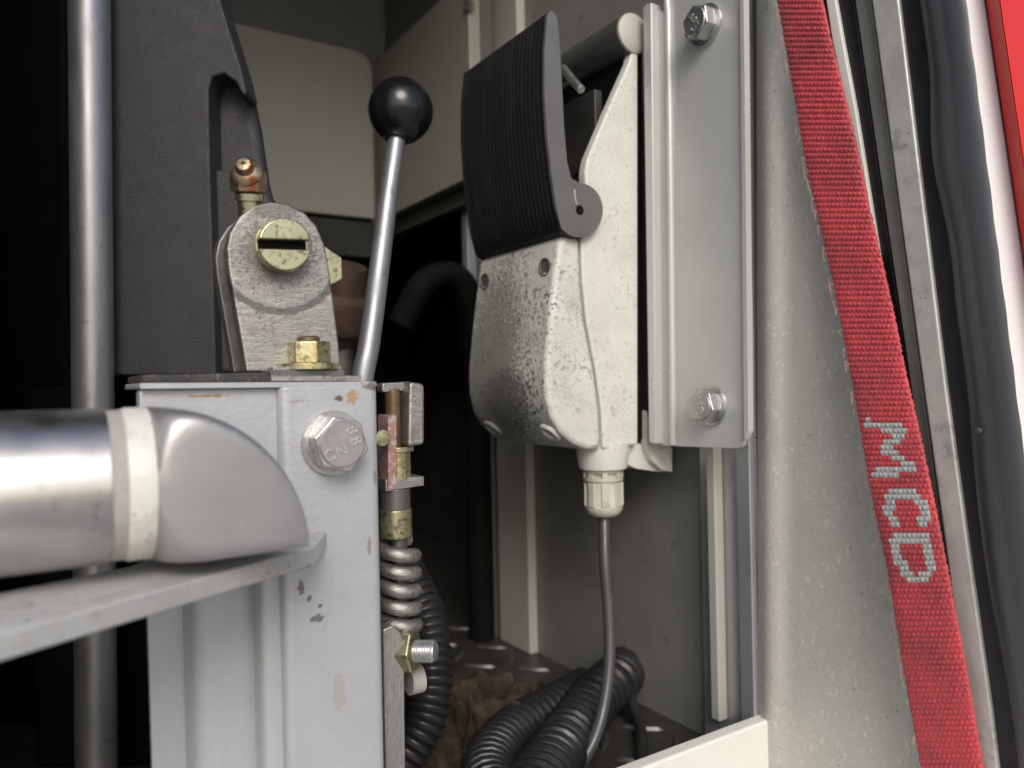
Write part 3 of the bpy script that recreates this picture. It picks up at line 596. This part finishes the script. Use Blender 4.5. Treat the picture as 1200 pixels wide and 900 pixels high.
# ================================================================== SWITCH BOX with pedal
sN, dS = .342, .088                                       # near side plane and width into the locker
sw = thing('pedal_switch_box', HS(700, 527, sN + .04), 'grimy pale cast switch box with black ribbed pedal, hung on the wall bracket', 'switch box')
seam = [(680, 278), (682, 330), (687, 380), (697, 430), (704, 480), (706, 527)]
lid = seam + [(690, 527), (674, 521), (658, 507), (647, 488), (641, 462), (640, 430), (644, 380), (650, 325), (655, 283), (662, 274)]
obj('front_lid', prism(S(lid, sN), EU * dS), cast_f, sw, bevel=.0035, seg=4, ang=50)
rearp = [(682, 250), (690, 236), (748, 236), (748, 521), (707.2, 526.5), (705.2, 480), (698.2, 430), (688.2, 380), (683.2, 330), (681.2, 278)]
obj('rear_case', prism([p + EU * .0072 for p in S(rearp, sN + .0002)], EU * (dS - .0148)), cast, sw, bevel=.0006, seg=2)
ck = [(707.2, 526.5), (705.2, 480), (698.2, 430), (688.2, 380), (683.2, 330), (681.2, 278), (682, 250), (690, 236), (686.5, 215), (686, 200), (689, 185), (712, 130), (738, 72), (743, 48), (748, 48), (748, 521)]
for k_, nm in ((0, 'near'), (dS - .0072, 'far')):
    pts_ = [p + EU * k_ for p in S(ck, sN + .0002)]
    obj('cheek', prism(pts_, EU * .007), cast, sw, bevel=.0014, seg=3, ang=50)
obj('back_web', prism([p + EU * .0072 for p in S([(740, 45), (744, 45), (744, 240), (740, 240)], sN)], EU * (dS - .0150)), black, sw)
cv = VP([(686, 60), (700, 60), (700, 236), (686, 236)], .284)
inn = obj('contact_plate', prism([B(.288, sN + .012, HS(690, 232, sN).z), B(.288, sN + .074, HS(690, 232, sN).z), B(.288, sN + .074, HS(690, 90, sN).z), B(.288, sN + .012, HS(690, 90, sN).z)], EV * .006), M('dark contact plastic', (.03, .03, .028), .5, 0, .2, 60, .2), sw, bevel=.001)
for (zz, ss) in ((.10, .030), (.125, .030), (.10, .055), (.125, .055)):
    obj('contact_hole', lathe([(.0035, 0), (.0035, .0008), (.0025, .0008), (.002, 0)], B(.288, sN + ss, zz), -EV, 14), black, inn)
# roller at the top with pale end
rc = HS(741, 40, sN + .001); rrad = 24 * rc.y / 900
ro = obj('top_roller', lathe([(rrad * .3, 0), (rrad, 0), (rrad, dS), (rrad * .3, dS)], rc, EU, 36), tubegrey, sw)
obj('roller_end', lathe([(rrad * .96, .0), (rrad * .96, .0015), (rrad * .7, .003), (0, .003)], rc, -EU, 30), stripm, ro)
obj('adjusting_screw', tube([P(660, 80, .47), P(671, 94, .455), P(681, 105, .445)], .0024, 12), zincw, sw, bevel=.0003)
# pedal: ribbed plate ending in the hinge barrel
pf = [(640, 17), (636.5, 60), (636.5, 110), (639.5, 160), (644.5, 205), (650, 243), (656, 268)]
hc = (677, 246.5); rp = 28.5
barrel = [(hc[0] + rp * .98 * math.cos(R(t)), hc[1] + rp * 1.12 * math.sin(R(t))) for t in range(128, -100, -12)]
pb_ = [(668, 210), (663, 190), (659.5, 150), (657.5, 110), (655, 60), (651.5, 22), (648, 15), (643.5, 13.5)]
prof2 = pf + barrel + pb_
sP = sN - .004; wP = dS + .005
base = S(prof2, sP); nfr = len(pf)
stations = [0.0, .0006]
k_ = .004
while k_ < wP - .004:
    stations += [k_ - .0012, k_ - .0006, k_ + .0006, k_ + .0012]; k_ += .0040
stations += [wP - .0006, wP]
rings = []
for i_, sx in enumerate(stations):
    groove = 0
    if 2 <= i_ < len(stations) - 2 and (i_ - 2) % 4 in (1, 2): groove = .0003
    end = .0007 if i_ in (0, len(stations) - 1) else 0
    ctr = sum(base, Vector()) / len(base)
    rings.append([p + EU * sx + (EV * (groove + end) if j_ < nfr else (-EV * end if j_ >= nfr + len(barrel) else Vector())) for j_, p in enumerate(base)])
pd = obj('pedal', loft(rings), pedalm, sw, ang=40)
endp = [p - EU * .0003 for p in S([(x + (658 - x) * .0 + .6, y) for x, y in prof2], sP)]
obj('lit_pedal_end', prism(endp, EU * -.0006), pedale, pd, bevel=.0002)  # thin sheet carrying the painted-in lighter tone of the pedal end
hp_ = HS(hc[0] + 1, hc[1], sP)
obj('hinge_pin_hole', lathe([(0, 0), (.0026, 0), (.0026, .0004), (0, .0004)], hp_ - EU * .0009, -EU, 20), black, pd)
obj('end_scratch', tube([HS(673, 222, sP - .0011), HS(674, 232, sP - .0011), HS(676, 240, sP - .0011)], .0005, 6), mark_m, pd)
# plugs on the lid front: along the sloped front face
zpl = HS(652, 310, sN).z; vpl = HS(652, 310, sN).dot(EV)
for ss, dz in ((.010, 0), (dS - .012, 0)):
    obj('screw_plug', lathe([(0, 0), (.0052, 0), (.0052, .0009), (.0044, .0009), (.0040, .0003), (0, .0003)], B(vpl - .0004, sN + ss, zpl + dz), -EV, 24), plug, sw)
bl = HS(654, 503, sN)
for ss in (.012, dS - .014):
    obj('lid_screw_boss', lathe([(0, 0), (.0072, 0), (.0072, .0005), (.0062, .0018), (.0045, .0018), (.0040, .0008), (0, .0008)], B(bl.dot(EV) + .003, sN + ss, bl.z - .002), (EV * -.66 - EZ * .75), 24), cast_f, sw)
# outlet hub, side ear and gland
gv, gs = .2905, sN + .0145
zb_ = HS(706, 527, sN).z
hub = lathe([(.0160, .003), (.0158, -.004), (.0142, -.0125), (.012, -.0135), (.004, -.0135)], B(gv, gs, zb_), EZ, 36)
obj('dark_gap_block', prism([p + EU * .004 for p in S([(744, 60), (758, 60), (758, 515), (744, 515)], sN)], EU * (dS - .010)), black, sw)  # black block put in to darken the gap behind the case
obj('outlet_hub', hub, cast, sw)
ear = [(718, 520), (778, 520), (788, 524), (788, 552), (772, 553), (745, 549), (730, 542)]
obj('mounting_ear', prism(rpoly(S(ear, sN + .006), .002, 3), EU * .03), cast, sw, bevel=.001)
ge = [(757, 480), (764, 500), (774, 520), (786, 534), (788, 553), (776, 551), (764, 540), (757, 520)]
obj('ear_flange', prism(rpoly(S(ge, sN + .001), .001, 3), EU * .004), cast, sw, bevel=.001)
gl = obj('cable_gland', lathe([(.0118, -.0128), (.0118, -.0145), (.0098, -.0145), (.0098, -.0175), (.0118, -.0175), (.0118, -.0195), (.010, -.0200)], B(gv, gs, zb_), EZ, 24), gland_m, sw)
for k in range(8):
    t = k * math.pi / 4 + .2; d = EV * math.cos(t) + EU * math.sin(t); q = EZ.cross(d); c0 = B(gv, gs, zb_)
    obj('gland_tooth', prism([c0 + d * .0092 + q * h1 * .0016 + EZ * h2 for h1, h2 in ((-1, -.0180), (1, -.0180), (1, -.0140), (-1, -.0140))], d * .0026), gland_m, gl)
    obj('gland_rib', prism([c0 + d * .0098 + q * h1 * .0022 + EZ * h2 for h1, h2 in ((-1, -.0345), (1, -.0345), (1, -.0205), (-1, -.0205))], d * .0018), gland_m, gl, bevel=.0004)
obj('gland_nut', lathe([(.0106, -.0195), (.0106, -.034), (.0112, -.0350), (.0110, -.037), (.0095, -.0395), (.0070, -.0410), (.0036, -.0412)], B(gv, gs, zb_), EZ, 32), gland_m, gl)
# ================================================================== CABLE and coil
g0 = B(gv, gs, zb_ - .040)
cb_ = thing('spiral_cable', HZ(640, 890, ZF + .0005), 'black spiral cable hanging from the gland and coiled on the tread plate', 'cable')
def YY(px, py, z): return HZ(px, py, z)
cp = [g0, P(709, 660, .447), P(713.5, 720, .442), P(714, 775, .436), P(708, 825, .428), P(698, 862, .420), P(684, 890, .413), P(668, 915, .405)]
obj('straight_lead', tube(cat(cp, 12), .0034, 16), cablem, cb_)
zc_ = ZF + .0165
obj('tail_lead', tube(cat([HZ(722, 792, zc_ + .004), HZ(734, 800, zc_ + .004), HZ(741, 825, zc_ - .004), HZ(751, 858, zc_ - .012), HZ(750, 910, zc_ - .013)], 10), .0036, 12), rubber, cb_)
A_ = cat([HZ(733, 784, zc_ + .001), HZ(722, 796, zc_ + .006), HZ(700, 815, zc_ + .004), HZ(678, 846, zc_), HZ(655, 880, zc_), HZ(628, 925, zc_), HZ(600, 985, zc_)], 12)
obj('coil', helix(A_, .0122, .0038, .0078, 16, 9), rubber, cb_)
B_ = cat([HZ(690, 806, zc_), HZ(650, 830, zc_ - .002), HZ(610, 852, zc_ - .002), HZ(582, 880, zc_ - .002), HZ(572, 915, zc_ - .002), HZ(590, 960, zc_ - .002)], 12)
obj('coil', helix(B_, .0115, .0031, .0062, 16, 9), rubber, cb_)
# ================================================================== crumpled cloth on the floor
n = 90; V = []; F = []
o0 = HZ(520, 880, ZF); 
from mathutils import noise as mn
for i in range(n):
    for j in range(n):
        u, v_ = i / (n - 1), j / (n - 1); x = (u - .5) * .11; y = (v_ - .5) * .09
        e = min(u, 1 - u, v_, 1 - v_); f = min(1, e * 6)
        wv = mn.noise(Vector((u * 3, v_ * 3, 1))); h = abs(math.sin(u * 9 + wv * 5 + v_ * 4)) ** 1.6 * .022 + mn.noise(Vector((u * 7, v_ * 7, 5))) * .008 - abs(mn.noise(Vector((u * 16, v_ * 12, 2)))) * .006 + .008
        V.append(Vector((o0.x + .012 + x + mn.noise(Vector((u * 4, v_ * 4, 9))) * .02, o0.y + .015 + y + mn.noise(Vector((u * 4, v_ * 4, 3))) * .02, ZF + .0015 + max(0, h) * f)))
for i in range(n - 1):
    for j in range(n - 1): F.append((i * n + j, (i + 1) * n + j, (i + 1) * n + j + 1, i * n + j + 1))
cl_ = obj('crumpled_cloth', (V, F), clothm, label='crumpled tan brown cloth on the tread plate beside the coiled cable', cat='cloth', ang=180)
sm = cl_.modifiers.new('thick', 'SOLIDIFY'); sm.thickness = .0012
for o in bpy.data.objects:
    if '_w' in o: del o['_w']
